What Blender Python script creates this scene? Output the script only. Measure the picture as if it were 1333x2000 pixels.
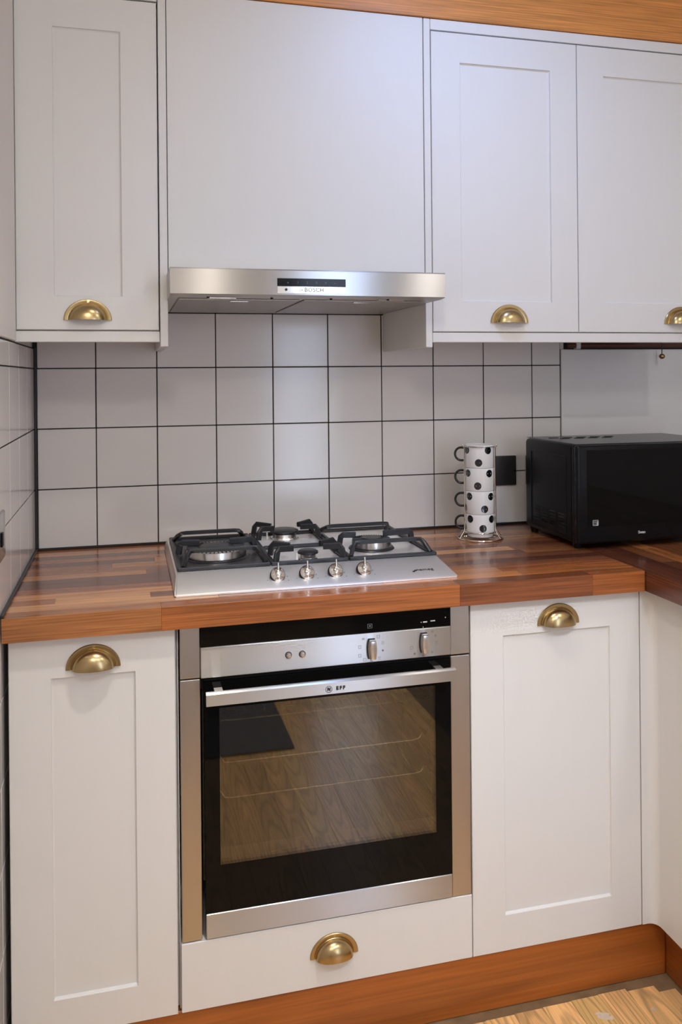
import bpy, bmesh, math, random
from mathutils import Vector, Matrix
for o in list(bpy.data.objects): bpy.data.objects.remove(o, do_unlink=True)
S = bpy.context.scene
COL = S.collection
rnd = random.Random(11)
PI = math.pi

# ------------------------------------------------------------------ camera
cd = bpy.data.cameras.new('camera'); cam = bpy.data.objects.new('camera', cd); COL.objects.link(cam)
yaw, roll = -0.24955, -0.00916
r_ = Vector((math.cos(yaw), math.sin(yaw), 0)); fw = Vector((-math.sin(yaw), math.cos(yaw), 0)); up_ = Vector((0, 0, 1))
r3 = math.cos(roll)*r_ + math.sin(roll)*up_; u3 = -math.sin(roll)*r_ + math.cos(roll)*up_
CAMP = Vector((0.22826, -2.22167, 1.34097))
cam.matrix_world = Matrix(((r3.x, u3.x, -fw.x, CAMP.x), (r3.y, u3.y, -fw.y, CAMP.y), (r3.z, u3.z, -fw.z, CAMP.z), (0, 0, 0, 1)))
cd.sensor_fit = 'AUTO'; cd.sensor_width = 36.0; cd.lens = 1642.15*36/2000
cd.shift_y = -(1000-733.29)/2000; cd.clip_start = 0.05
S.camera = cam

# ------------------------------------------------------------------ light
S.view_settings.view_transform = 'Standard'; S.view_settings.look = 'None'
S.view_settings.gamma = 1.0; S.view_settings.use_curve_mapping = False
S.view_settings.exposure = -0.25
W = bpy.data.worlds.new('sky'); S.world = W; W.use_nodes = True
bg = W.node_tree.nodes['Background']; bg.inputs[0].default_value = (0.62, 0.75, 1.0, 1); bg.inputs[1].default_value = 1.0

def area(name, loc, target, size, power, color, shape='DISK', size_y=None, spread=PI):
    l = bpy.data.lights.new(name, 'AREA'); l.shape = shape; l.size = size
    if size_y: l.size_y = size_y
    l.energy = power; l.color = color; l.spread = spread
    o = bpy.data.objects.new(name, l); COL.objects.link(o); o.location = loc
    o.rotation_euler = (Vector(target)-Vector(loc)).to_track_quat('-Z', 'Y').to_euler()
    return o
WARM = (1.0, 0.92, 0.82)
COOL = (0.66, 0.76, 1.0)
DL = [(0.50, -1.25, 5.6, WARM, 0.07, 1.75, (0.50, -1.25, 0)), (1.50, -1.95, 8.0, (1.0, 0.95, 0.89), 0.07, PI, (1.50, -1.95, 0)), (0.93, -0.93, 2.9, (0.34, 0.52, 1.0), 0.16, 2.0, (1.05, -0.35, 1.70)), (0.90, -2.45, 2.2, (0.74, 0.85, 1.0), 0.22, 0.75, (0.92, -0.59, 0.55))]  # second and fourth are fill lamps added out of view
for x, y, p, c, s, sp, tg in DL:
    area('downlight_lamp', (x, y, 2.405), tg, s, p, c, spread=sp)
area('window_daylight', (1.38, -3.47, 1.25), (1.2, 0, 1.15), 0.42, 19, COOL, 'RECTANGLE', 1.6)
FILL_GLOBE = (0.13, -2.55, 2.29)  # invented globe, added out of view to brighten the ceiling and room
pl = bpy.data.lights.new('fill_globe_lamp', 'POINT'); pl.energy = 22; pl.color = (1.0, 0.965, 0.91); pl.shadow_soft_size = 0.09
po = bpy.data.objects.new('fill_globe_lamp', pl); COL.objects.link(po); po.location = FILL_GLOBE

# ------------------------------------------------------------------ materials
def newmat(name):
    m = bpy.data.materials.new(name); m.use_nodes = True
    nt = m.node_tree; return m, nt, nt.nodes['Principled BSDF']
def N(nt, typ, **kw):
    n = nt.nodes.new(typ)
    for k, v in kw.items(): setattr(n, k, v)
    return n
def flat(name, col, rough=0.5, metal=0.0, coat=0.0, spec=None, noise=0.0, nscale=30, bump=0.0, bscale=200, stretch=(1, 1, 1), ior=None, aniso=0.0):
    m, nt, b = newmat(name)
    b.inputs['Base Color'].default_value = (*col, 1); b.inputs['Roughness'].default_value = rough
    b.inputs['Metallic'].default_value = metal; b.inputs['Coat Weight'].default_value = coat
    b.inputs['Coat Roughness'].default_value = 0.08
    if spec is not None: b.inputs['Specular IOR Level'].default_value = spec
    if ior: b.inputs['IOR'].default_value = ior
    if aniso:
        b.inputs['Anisotropic'].default_value = aniso; b.inputs['Anisotropic Rotation'].default_value = 0.0
        tg = N(nt, 'ShaderNodeCombineXYZ'); tg.inputs[1].default_value = 0.6; tg.inputs[2].default_value = 0.8; nt.links.new(tg.outputs[0], b.inputs['Tangent'])
    if noise or bump:
        tc = N(nt, 'ShaderNodeTexCoord'); mp = N(nt, 'ShaderNodeMapping'); mp.inputs['Scale'].default_value = stretch
        nt.links.new(tc.outputs['Object'], mp.inputs['Vector'])
    if noise:
        nz = N(nt, 'ShaderNodeTexNoise'); nz.inputs['Scale'].default_value = nscale; nz.inputs['Detail'].default_value = 5
        nt.links.new(mp.outputs['Vector'], nz.inputs['Vector'])
        mr = N(nt, 'ShaderNodeMapRange'); mr.inputs['To Min'].default_value = 1-noise; mr.inputs['To Max'].default_value = 1+noise
        nt.links.new(nz.outputs['Fac'], mr.inputs['Value'])
        vm = N(nt, 'ShaderNodeVectorMath', operation='SCALE'); vm.inputs[0].default_value = col
        nt.links.new(mr.outputs['Result'], vm.inputs['Scale']); nt.links.new(vm.outputs['Vector'], b.inputs['Base Color'])
    if bump:
        nb = N(nt, 'ShaderNodeTexNoise'); nb.inputs['Scale'].default_value = bscale; nb.inputs['Detail'].default_value = 3
        nt.links.new(mp.outputs['Vector'], nb.inputs['Vector'])
        bp = N(nt, 'ShaderNodeBump'); bp.inputs['Strength'].default_value = bump; bp.inputs['Distance'].default_value = 0.002
        nt.links.new(nb.outputs['Fac'], bp.inputs['Height']); nt.links.new(bp.outputs['Normal'], b.inputs['Normal'])
    return m
def wood(name, axis='x', rough=0.25, coat=0.3, contrast=0.55, scale=1.0, swirl=1.2, fine=0.25, lines=0.0):
    """grain along one axis of the piece; the piece's own colour is the object's colour"""
    m, nt, b = newmat(name); L = nt.links.new
    tc = N(nt, 'ShaderNodeTexCoord'); oi = N(nt, 'ShaderNodeObjectInfo')
    rv = N(nt, 'ShaderNodeMath', operation='MULTIPLY'); rv.inputs[1].default_value = 37.0
    L(oi.outputs['Random'], rv.inputs[0])
    ad = N(nt, 'ShaderNodeVectorMath', operation='ADD'); L(tc.outputs['Object'], ad.inputs[0]); L(rv.outputs[0], ad.inputs[1])
    st = {'x': (2.0, 22, 22), 'y': (22, 2.0, 22), 'z': (22, 22, 2.0)}[axis]
    mp = N(nt, 'ShaderNodeMapping'); mp.inputs['Scale'].default_value = [s*scale for s in st]; L(ad.outputs[0], mp.inputs['Vector'])
    n1 = N(nt, 'ShaderNodeTexNoise'); n1.inputs['Scale'].default_value = 1.0; n1.inputs['Detail'].default_value = 4; n1.inputs['Distortion'].default_value = swirl
    L(mp.outputs['Vector'], n1.inputs['Vector'])
    mp2 = N(nt, 'ShaderNodeMapping'); mp2.inputs['Scale'].default_value = [s*scale*(3 if s < 5 else 16) for s in st]; L(ad.outputs[0], mp2.inputs['Vector'])
    n2 = N(nt, 'ShaderNodeTexNoise'); n2.inputs['Scale'].default_value = 1.0; n2.inputs['Detail'].default_value = 3
    L(mp2.outputs['Vector'], n2.inputs['Vector'])
    r1 = N(nt, 'ShaderNodeMapRange'); r1.inputs['From Min'].default_value = 0.3; r1.inputs['From Max'].default_value = 0.7
    r1.inputs['To Min'].default_value = 1-contrast; r1.inputs['To Max'].default_value = 1+contrast*0.55; L(n1.outputs['Fac'], r1.inputs['Value'])
    r2 = N(nt, 'ShaderNodeMapRange'); r2.inputs['From Min'].default_value = 0.35; r2.inputs['From Max'].default_value = 0.65
    r2.inputs['To Min'].default_value = 1-fine; r2.inputs['To Max'].default_value = 1+fine; L(n2.outputs['Fac'], r2.inputs['Value'])
    mu = N(nt, 'ShaderNodeMath', operation='MULTIPLY'); L(r1.outputs[0], mu.inputs[0]); L(r2.outputs[0], mu.inputs[1])
    val = mu.outputs[0]
    if lines:
        # nested arches of growth rings along the plank
        of = N(nt, 'ShaderNodeMapRange'); of.inputs['To Min'].default_value = -0.55; of.inputs['To Max'].default_value = 0.35; L(oi.outputs['Random'], of.inputs['Value'])
        cx = N(nt, 'ShaderNodeCombineXYZ'); L(of.outputs[0], cx.inputs[1])
        sh = N(nt, 'ShaderNodeVectorMath', operation='ADD'); L(tc.outputs['Object'], sh.inputs[0]); L(cx.outputs[0], sh.inputs[1])
        mw_ = N(nt, 'ShaderNodeMapping'); mw_.inputs['Scale'].default_value = (15, 1.1, 0); L(sh.outputs[0], mw_.inputs['Vector'])
        w = N(nt, 'ShaderNodeTexWave', wave_type='RINGS', rings_direction='SPHERICAL'); w.inputs['Scale'].default_value = 2.3
        w.inputs['Distortion'].default_value = 3.0; w.inputs['Detail'].default_value = 2; w.inputs['Detail Scale'].default_value = 1.2
        L(mw_.outputs['Vector'], w.inputs['Vector'])
        r4 = N(nt, 'ShaderNodeMapRange'); r4.inputs['From Min'].default_value = 0.0; r4.inputs['From Max'].default_value = 0.35
        r4.inputs['To Min'].default_value = 1-lines; r4.inputs['To Max'].default_value = 1.05; L(w.outputs['Fac'], r4.inputs['Value'])
        m2 = N(nt, 'ShaderNodeMath', operation='MULTIPLY'); L(val, m2.inputs[0]); L(r4.outputs[0], m2.inputs[1]); val = m2.outputs[0]
    sc = N(nt, 'ShaderNodeVectorMath', operation='SCALE'); L(oi.outputs['Color'], sc.inputs[0]); L(val, sc.inputs['Scale'])
    L(sc.outputs['Vector'], b.inputs['Base Color'])
    b.inputs['Roughness'].default_value = rough; b.inputs['Coat Weight'].default_value = coat; b.inputs['Coat Roughness'].default_value = 0.12
    bp = N(nt, 'ShaderNodeBump'); bp.inputs['Strength'].default_value = 0.03; bp.inputs['Distance'].default_value = 0.001
    L(n2.outputs['Fac'], bp.inputs['Height']); L(bp.outputs['Normal'], b.inputs['Normal'])
    return m

M = {}
M['white'] = flat('white_satin_paint', (0.75, 0.738, 0.715), 0.48, noise=0.012, nscale=6, bump=0.05, bscale=60, stretch=(9, 9, 0.7))
M['carcass'] = flat('white_melamine', (0.72, 0.70, 0.68), 0.45, noise=0.01)
M['tile'] = flat('glazed_white_tile', (0.74, 0.715, 0.695), 0.15, noise=0.02, nscale=8, bump=0.10, bscale=7, coat=0.0)
M['grout'] = flat('black_grout', (0.012, 0.011, 0.011), 0.8, noise=0.3, nscale=80)
M['sealant'] = flat('black_sealant', (0.016, 0.016, 0.018), 0.4, noise=0.2)
M['plaster'] = flat('painted_plaster', (0.78, 0.75, 0.72), 0.6, noise=0.02, nscale=12, bump=0.05)
M['ceiling'] = flat('ceiling_paint', (0.80, 0.78, 0.75), 0.8, noise=0.02, bump=0.05)
M['board'] = flat('white_boxing_paint', (0.80, 0.785, 0.775), 0.45, noise=0.02)
M['stave'] = wood('oiled_walnut_staves', 'x', rough=0.22, coat=0.25, contrast=0.25, swirl=1.6)
M['stave_y'] = wood('oiled_walnut_staves_return', 'y', rough=0.22, coat=0.25, contrast=0.25, swirl=1.6)
M['plinth'] = wood('stained_plinth_wood', 'x', rough=0.34, coat=0.15, contrast=0.30, scale=0.6, fine=0.12)
M['plinth_y'] = wood('stained_plinth_wood_return', 'y', rough=0.34, coat=0.15, contrast=0.30, scale=0.6, fine=0.12)
M['cornice'] = wood('orange_stained_board', 'x', rough=0.45, coat=0.05, contrast=0.18, scale=1.0, fine=0.22)
M['floor'] = wood('oak_floor_plank', 'y', rough=0.33, coat=0.15, contrast=0.22, scale=1.3, fine=0.14, lines=0.30)
M['subfloor'] = flat('dirty_subfloor', (0.21, 0.13, 0.062), 0.7, noise=0.5, nscale=25, bump=0.3)
M['drip'] = flat('pale_dried_paint', (0.66, 0.55, 0.44), 0.5, noise=0.2, nscale=120)
M['steel'] = flat('brushed_steel', (0.475, 0.468, 0.46), 0.30, 1.0, noise=0.05, nscale=2, bump=0.006, bscale=50, stretch=(0.15, 9, 9), aniso=1.0)
M['hob_steel'] = flat('hob_brushed_steel', (0.88, 0.87, 0.86), 0.38, 1.0, noise=0.04, nscale=2, bump=0.006, bscale=50, stretch=(0.15, 9, 9), aniso=0.7)
M['steel_v'] = flat('brushed_steel_upright', (0.50, 0.475, 0.45), 0.34, 1.0, noise=0.05, nscale=2, bump=0.012, bscale=50, stretch=(9, 9, 0.15))
M['chrome'] = flat('chrome', (0.78, 0.76, 0.73), 0.10, 1.0, noise=0.03)
M['satin_chrome'] = flat('satin_chrome', (0.72, 0.70, 0.69), 0.24, 1.0, noise=0.03)
M['brass'] = flat('aged_brass', (0.46, 0.34, 0.17), 0.27, 1.0, noise=0.10, nscale=18, bump=0.04, bscale=90)
M['dark_brass'] = flat('tarnished_brass', (0.26, 0.17, 0.07), 0.35, 1.0, noise=0.2, nscale=60)
M['iron'] = flat('black_enamelled_iron', (0.017, 0.018, 0.021), 0.38, noise=0.2, nscale=40, bump=0.08, bscale=150)
M['black_gloss'] = flat('black_gloss_plastic', (0.006, 0.006, 0.007), 0.12, noise=0.1, spec=0.18)
M['black_glass'] = flat('black_glass', (0.004, 0.004, 0.004), 0.03, noise=0.05, spec=0.15)
M['black_satin'] = flat('black_satin_plastic', (0.007, 0.007, 0.008), 0.30, noise=0.1, spec=0.15)
M['socket_black'] = flat('black_nickel', (0.030, 0.029, 0.028), 0.3, noise=0.1)
M['mw_top'] = flat('black_painted_sheet', (0.030, 0.030, 0.030), 0.26, noise=0.1)
M['dark'] = flat('dark_void', (0.006, 0.006, 0.006), 0.8, noise=0.1)
M['print'] = flat('black_print', (0.02, 0.018, 0.017), 0.5, noise=0.05)
M['grey_print'] = flat('grey_print', (0.20, 0.18, 0.165), 0.5, noise=0.05)
M['white_print'] = flat('white_print', (0.62, 0.62, 0.62), 0.5, noise=0.05)
M['dim_print'] = flat('dim_print', (0.16, 0.17, 0.19), 0.5, noise=0.05)
M['mug'] = flat('white_glazed_ceramic', (0.80, 0.79, 0.77), 0.10, noise=0.01, coat=0.3)
M['mug_black'] = flat('black_glaze', (0.008, 0.008, 0.008), 0.12, noise=0.1, coat=0.3)
M['cavity'] = flat('oven_enamel', (0.055, 0.048, 0.036), 0.35, noise=0.25, nscale=30)
M['wire'] = flat('shelf_wire', (0.60, 0.56, 0.48), 0.25, 1.0, noise=0.05)
M['copper'] = flat('dull_copper_pipe', (0.12, 0.05, 0.035), 0.45, 0.6, noise=0.3)
M['mat'] = flat('grey_mat', (0.10, 0.10, 0.105), 0.9, noise=0.25, nscale=60, bump=0.4)
M['filter'] = flat('hood_filter_mesh', (0.40, 0.385, 0.36), 0.42, 1.0, noise=0.12, nscale=120, bump=0.15, bscale=300)
def glass(name, tint, refl, rough=0.02):
    m, nt, b = newmat(name); nt.nodes.remove(b); L = nt.links.new
    out = [n for n in nt.nodes if n.type == 'OUTPUT_MATERIAL'][0]
    t = N(nt, 'ShaderNodeBsdfTransparent'); t.inputs['Color'].default_value = (*tint, 1)
    g = N(nt, 'ShaderNodeBsdfGlossy'); g.inputs['Roughness'].default_value = rough; g.inputs['Color'].default_value = (0.92, 0.93, 0.92, 1)
    lw = N(nt, 'ShaderNodeLayerWeight'); lw.inputs['Blend'].default_value = 0.25
    mr = N(nt, 'ShaderNodeMapRange'); mr.inputs['To Min'].default_value = refl; mr.inputs['To Max'].default_value = min(1, refl+0.6); L(lw.outputs['Fresnel'], mr.inputs['Value'])
    mx = N(nt, 'ShaderNodeMixShader'); L(mr.outputs[0], mx.inputs[0]); L(t.outputs[0], mx.inputs[1]); L(g.outputs[0], mx.inputs[2])
    L(mx.outputs[0], out.inputs['Surface']); return m
M['oven_glass'] = glass('tinted_oven_glass', (0.80, 0.77, 0.70), 0.085)
M['window_glass'] = glass('clear_glass', (0.96, 0.98, 0.98), 0.02)

# ------------------------------------------------------------------ helpers
ORG = {}
def org(o): return ORG[o.name] if o is not None else Vector((0, 0, 0))
def link(o, parent, wo):
    COL.objects.link(o); ORG[o.name] = Vector(wo)
    if parent is not None: o.parent = parent
    o.location = Vector(wo)-org(parent)
def thing(name, label, cat, loc, group=None):
    o = bpy.data.objects.new(name, None); o.empty_display_size = 0.05
    link(o, None, loc); o['label'] = label; o['category'] = cat
    if group: o['group'] = group
    return o
def obj(name, bm, mat, parent=None, smooth=False, color=None, origin=None, label=None):
    me = bpy.data.meshes.new(name)
    if origin is None:
        xs = [v.co for v in bm.verts]
        origin = Vector([(min(c[i] for c in xs)+max(c[i] for c in xs))/2 for i in range(3)])
    origin = Vector(origin)
    bmesh.ops.translate(bm, verts=bm.verts, vec=-origin)
    bm.to_mesh(me); bm.free()
    for p in me.polygons: p.use_smooth = smooth
    if smooth: me.set_sharp_from_angle(angle=math.radians(38))
    me.materials.append(M[mat])
    o = bpy.data.objects.new(name, me); link(o, parent, origin)
    if color: o.color = (*color, 1)
    if label: o['label'] = label
    return o
def tag(o, label, cat, group=None):
    o['label'] = label; o['category'] = cat
    if group: o['group'] = group
    return o
def struct(o): o['kind'] = 'structure'; return o
def box(bm, x0, x1, y0, y1, z0, z1, bev=0.0, seg=1):
    g = bmesh.ops.create_cube(bm, size=1.0)
    for v in g['verts']:
        v.co = Vector(((x0+x1)/2+v.co.x*(x1-x0), (y0+y1)/2+v.co.y*(y1-y0), (z0+z1)/2+v.co.z*(z1-z0)))
    if bev:
        ed = list({e for v in g['verts'] for e in v.link_edges})
        bmesh.ops.bevel(bm, geom=ed, offset=bev, segments=seg, affect='EDGES', profile=0.5)
    return bm
def B(*a, **k): return box(bmesh.new(), *a, **k)
def tube(bm, pts, r, seg=8, closed=False):
    pts = [Vector(p) for p in pts]; n = len(pts); rings = []
    nrm = None
    for i, p in enumerate(pts):
        a = pts[(i-1) % n] if (closed or i > 0) else p
        c = pts[(i+1) % n] if (closed or i < n-1) else p
        t = (c-a).normalized()
        if nrm is None:
            nrm = t.cross(Vector((0, 0, 1)))
            if nrm.length < 1e-4: nrm = t.cross(Vector((1, 0, 0)))
        nrm = (nrm-t*nrm.dot(t))
        nrm.normalize(); bn = t.cross(nrm)
        rr = r[i] if isinstance(r, (list, tuple)) else r
        rings.append([bm.verts.new(p+(nrm*math.cos(2*PI*k/seg)+bn*math.sin(2*PI*k/seg))*rr) for k in range(seg)])
    for i in range(n if closed else n-1):
        A, C = rings[i], rings[(i+1) % n]
        for k in range(seg): bm.faces.new((A[k], A[(k+1) % seg], C[(k+1) % seg], C[k]))
    if not closed:
        bm.faces.new(rings[0][::-1]); bm.faces.new(rings[-1])
    return bm
def flatbar(bm, pts, w, h):
    """bar of width w (level, across its run) and height h following a path; pts are its top centre line"""
    pts = [Vector(p) for p in pts]; rings = []
    for i, p in enumerate(pts):
        a = pts[max(i-1, 0)]; c = pts[min(i+1, len(pts)-1)]; t = (c-a).normalized()
        hz = Vector((t.x, t.y, 0))
        if hz.length < 0.05: hz = Vector((pts[-1]-pts[0])); hz.z = 0
        hz.normalize(); s = Vector((-hz.y, hz.x, 0)); n = s.cross(t)*-1
        if n.length < 0.1: n = Vector((0, 0, 1))
        n.normalize()
        if n.z < 0: n = -n
        k = w*0.28
        rings.append([bm.verts.new(p+s*(w/2-k)), bm.verts.new(p-s*(w/2-k)), bm.verts.new(p-s*w/2-n*k), bm.verts.new(p-s*w/2-n*h), bm.verts.new(p+s*w/2-n*h), bm.verts.new(p+s*w/2-n*k)])
    for i in range(len(rings)-1):
        A, C = rings[i], rings[i+1]; m = len(A)
        for k in range(m): bm.faces.new((A[k], A[(k+1) % m], C[(k+1) % m], C[k]))
    bm.faces.new(rings[0][::-1]); bm.faces.new(rings[-1])
    bmesh.ops.recalc_face_normals(bm, faces=bm.faces)
    return bm
def lathe(bm, prof, c=(0, 0, 0), seg=32, mat=None):
    """prof: list of (radius, height) about z through c; mat: optional matrix"""
    c = Vector(c); rings = []
    for r, h in prof:
        if r < 1e-6: rings.append([bm.verts.new(Vector((0, 0, h)))])
        else: rings.append([bm.verts.new(Vector((r*math.cos(2*PI*k/seg), r*math.sin(2*PI*k/seg), h))) for k in range(seg)])
    new = [v for r in rings for v in r]
    for A, C in zip(rings, rings[1:]):
        for k in range(seg):
            k2 = (k+1) % seg
            if len(A) == 1 and len(C) == 1: continue
            if len(A) == 1: bm.faces.new((A[0], C[k2], C[k]))
            elif len(C) == 1: bm.faces.new((A[k], A[k2], C[0]))
            else: bm.faces.new((A[k], A[k2], C[k2], C[k]))
    for v in new: v.co = (mat @ v.co if mat else v.co)+c
    bmesh.ops.recalc_face_normals(bm, faces=bm.faces)
    return bm
def prism(bm, poly, axis, a0, a1, bev=0.0):
    """polygon of 2-D points swept along an axis; for 'x' the points are (y,z), 'y' (x,z), 'z' (x,y)"""
    def P(p, a): return {'x': (a, p[0], p[1]), 'y': (p[0], a, p[1]), 'z': (p[0], p[1], a)}[axis]
    A = [bm.verts.new(P(p, a0)) for p in poly]; C = [bm.verts.new(P(p, a1)) for p in poly]; n = len(poly)
    f = [bm.faces.new(A), bm.faces.new(C[::-1])]
    for k in range(n): f.append(bm.faces.new((A[k], C[k], C[(k+1) % n], A[(k+1) % n])))
    bmesh.ops.recalc_face_normals(bm, faces=f)
    if bev:
        bmesh.ops.bevel(bm, geom=list({e for q in f for e in q.edges}), offset=bev, segments=2, affect='EDGES', profile=0.5)
    return bm
def text_bm(txt, size, right, up, loc, depth=0.0003, spacing=1.0, bold=0.0, align='CENTER'):
    cu = bpy.data.curves.new('lettering', 'FONT'); cu.body = txt; cu.size = size; cu.extrude = depth; cu.space_character = spacing; cu.offset = bold
    cu.align_x = align; cu.align_y = 'CENTER'; cu.resolution_u = 3
    to = bpy.data.objects.new('lettering', cu); COL.objects.link(to)
    dg = bpy.context.evaluated_depsgraph_get(); dg.update()
    me = bpy.data.meshes.new_from_object(to.evaluated_get(dg))
    bm = bmesh.new(); bm.from_mesh(me)
    right = Vector(right).normalized(); up = Vector(up).normalized(); n = right.cross(up)
    for v in bm.verts: v.co = Vector(loc)+right*v.co.x+up*v.co.y+n*v.co.z
    bpy.data.objects.remove(to); bpy.data.curves.remove(cu); bpy.data.meshes.remove(me)
    return bm
XR, ZU = (1, 0, 0), (0, 0, 1)

# ------------------------------------------------------------------ the room
RX, RY, CZ = 1.95, -3.40, 2.42
floor = struct(obj('floor', B(-0.05, RX+0.05, RY-0.05, 0.05, -0.05, 0.0), 'subfloor'))
pw = 0.066
x = 0.012 - 0.0
k = 0
while x < 1.375:
    xa, xb = x, min(x+pw, 1.372)
    yend = -0.6077 + 0.0087*((xa+xb)/2-0.906)/0.406
    if xb > 1.30: yend = -0.6085
    if xb > 1.345: yend = -0.628
    y = yend; first = True
    while y > RY+0.01:
        ln = rnd.uniform(0.35, 1.25) if first else 1.25
        y2 = max(y-ln, RY+0.005)
        v = rnd.uniform(0.86, 1.12)
        c = (0.84*v, 0.51*v*rnd.uniform(.95, 1.05), 0.205*v)
        obj('floor_plank', B(xa+0.0002, xb-0.0002, y2+0.0002, y, 0.0002, 0.003, bev=0.0005), 'floor', floor, color=c)
        y = y2; first = False
    x += pw; k += 1
bm = bmesh.new()
for cx_, cy_, rr_ in ((1.180, -0.660, 0.013), (1.172, -0.652, 0.008), (1.190, -0.667, 0.007), (1.290, -0.668, 0.005)):
    zz_ = 0.0031+0.00012*len(bm.faces)
    rg = [bm.verts.new((cx_+rr_*(1+0.3*math.sin(3*a+rr_*900))*math.cos(a), cy_+rr_*0.8*math.sin(a), zz_)) for a in [2*PI*i/14 for i in range(14)]]
    bm.faces.new(rg)
obj('paint_drip', bm, 'drip', floor, label='pale dried paint drip')
struct(obj('ceiling', B(-0.05, RX+0.05, RY-0.05, 0.05, CZ, CZ+0.05), 'ceiling'))
wall_back = struct(obj('wall_back', B(-0.05, RX+0.05, 0.006, 0.056, 0.0, CZ), 'plaster'))
wall_left = struct(obj('wall_left', B(-0.06, -0.003, RY, 0.006, 0.0, CZ), 'plaster'))
struct(obj('wall_right', B(RX, RX+0.05, RY, 0.006, 0.0, CZ), 'plaster'))
WX0, WX1, WZ0, WZ1 = 1.15, 1.61, 0.42, 2.08
bm = bmesh.new()
box(bm, -0.05, WX0, RY-0.08, RY, 0, CZ); box(bm, WX1, RX+0.05, RY-0.08, RY, 0, CZ)
box(bm, WX0, WX1, RY-0.08, RY, 0, WZ0); box(bm, WX0, WX1, RY-0.08, RY, WZ1, CZ)
struct(obj('wall_rear', bm, 'plaster'))
bm = bmesh.new()
for a in ((WX0, WX0+.05, WZ0, WZ1), (WX1-.05, WX1, WZ0, WZ1), (WX0+.05, WX1-.05, WZ0, WZ0+.05), (WX0+.05, WX1-.05, WZ1-.05, WZ1)):
    box(bm, a[0], a[1], RY-0.06, RY-0.01, a[2], a[3], bev=0.004)
win = struct(obj('window_1', bm, 'white'))
obj('window_pane', B(WX0+.05, WX1-.05, RY-0.036, RY-0.030, WZ0+.05, WZ1-.05), 'window_glass', win)

# tiles on the back wall
TP = 0.1517; G = 0.00135
obj('grout', B(0.0, 1.456, 0.0016, 0.0058, 0.905, 1.519), 'grout', wall_back)
tile_cache = {}
def tile(parent, cx, cy, cz, w, h, facing, jit=True):
    key = (round(w, 4), round(h, 4), facing)
    if key not in tile_cache:
        bm = bmesh.new()
        if facing == 'y': box(bm, -w/2, w/2, -0.003, 0.003, -h/2, h/2, bev=0.0012, seg=2)
        else: box(bm, -0.003, 0.003, -w/2, w/2, -h/2, h/2, bev=0.0012, seg=2)
        me = bpy.data.meshes.new('wall_tile'); bm.to_mesh(me); bm.free(); me.materials.append(M['tile']); tile_cache[key] = me
    o = bpy.data.objects.new('wall_tile', tile_cache[key]); link(o, parent, (cx, cy, cz))
    j = math.radians(0.16)
    o.rotation_euler = (rnd.uniform(-j, j), 0, rnd.uniform(-j, j)) if facing == 'y' else (0, rnd.uniform(-j, j), rnd.uniform(-j, j))
    return o
rows = [0.91+TP*i for i in range(5)]
for i in range(10):
    xa = TP*i if i else 0.0095; xb = TP*(i+1) if i < 9 else 1.456
    for r in range(4):
        za, zb = rows[r], rows[r+1]
        if r == 3: zb = 1.5075
        wob = rnd.uniform(-.0003, .0003)
        tile(wall_back, (xa+xb)/2+wob, 0.003, (za+zb)/2, xb-xa-2*G, zb-za-2*G, 'y')
# tiles on the left wall
obj('grout', B(-0.003, 0.0016, -1.72, 0.0, 0.0, 1.417), 'grout', wall_left)
for c in range(11):
    ya, yb = -TP*c, -TP*(c+1)
    if c == 0: ya = -0.004
    for r in range(-6, 4):
        za = 0.91+TP*r; zb = za+TP
        if r == 3: zb = 1.4155
        if za < 0: za = 0.0005
        if r < 0 and c < 3: continue
        tile(wall_left, 0.0005, (ya+yb)/2, (za+zb)/2, ya-yb-2*G, zb-za-2*G, 'x')
obj('wall_lining', B(-0.003, 0.0045, -1.72, -0.352, 1.4185, CZ-0.001, bev=0.002), 'plaster', wall_left)
# black sealant in the corners
t = struct(obj('trim_1', B(0.0037, 0.0100, -0.0065, -0.0002, 0.9165, 1.4170, bev=0.001), 'sealant'))
t = struct(obj('trim_2', B(0.0104, 1.4560, -0.0050, -0.0002, 0.9103, 0.9160, bev=0.0012), 'sealant'))
t = struct(obj('trim_3', B(0.0037, 0.0095, -0.6120, -0.0002, 0.9103, 0.9163, bev=0.0012), 'sealant'))
# white boxing on the right of the tiles and the pipe above it
b = obj('boxing_panel', B(1.4565, RX-0.001, -0.0065, -0.0005, 0.9105, 1.4108, bev=0.0015), 'board')
tag(b, 'plain white boxing panel on the wall behind the black microwave', 'panel')
pp = thing('heating_pipe', 'dull copper pipe run in the gap above the white boxing panel', 'pipe', (1.70, -0.010, 1.421))
obj('pipe_tube', tube(bmesh.new(), [(1.475, -0.008, 1.4225), (RX-0.003, -0.008, 1.4225)], 0.0075, 10), 'copper', pp, True)
obj('pipe_clip', B(1.501, 1.515, -0.0175, 0.0055, 1.4118, 1.433, bev=0.002), 'carcass', pp, label='white pipe clip')
obj('gap_shade_strip', B(1.470, RX-0.003, 0.002, 0.0055, 1.412, 1.436), 'dark', pp)  # dark strip put in for the shade of the gap behind the pipe

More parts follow.
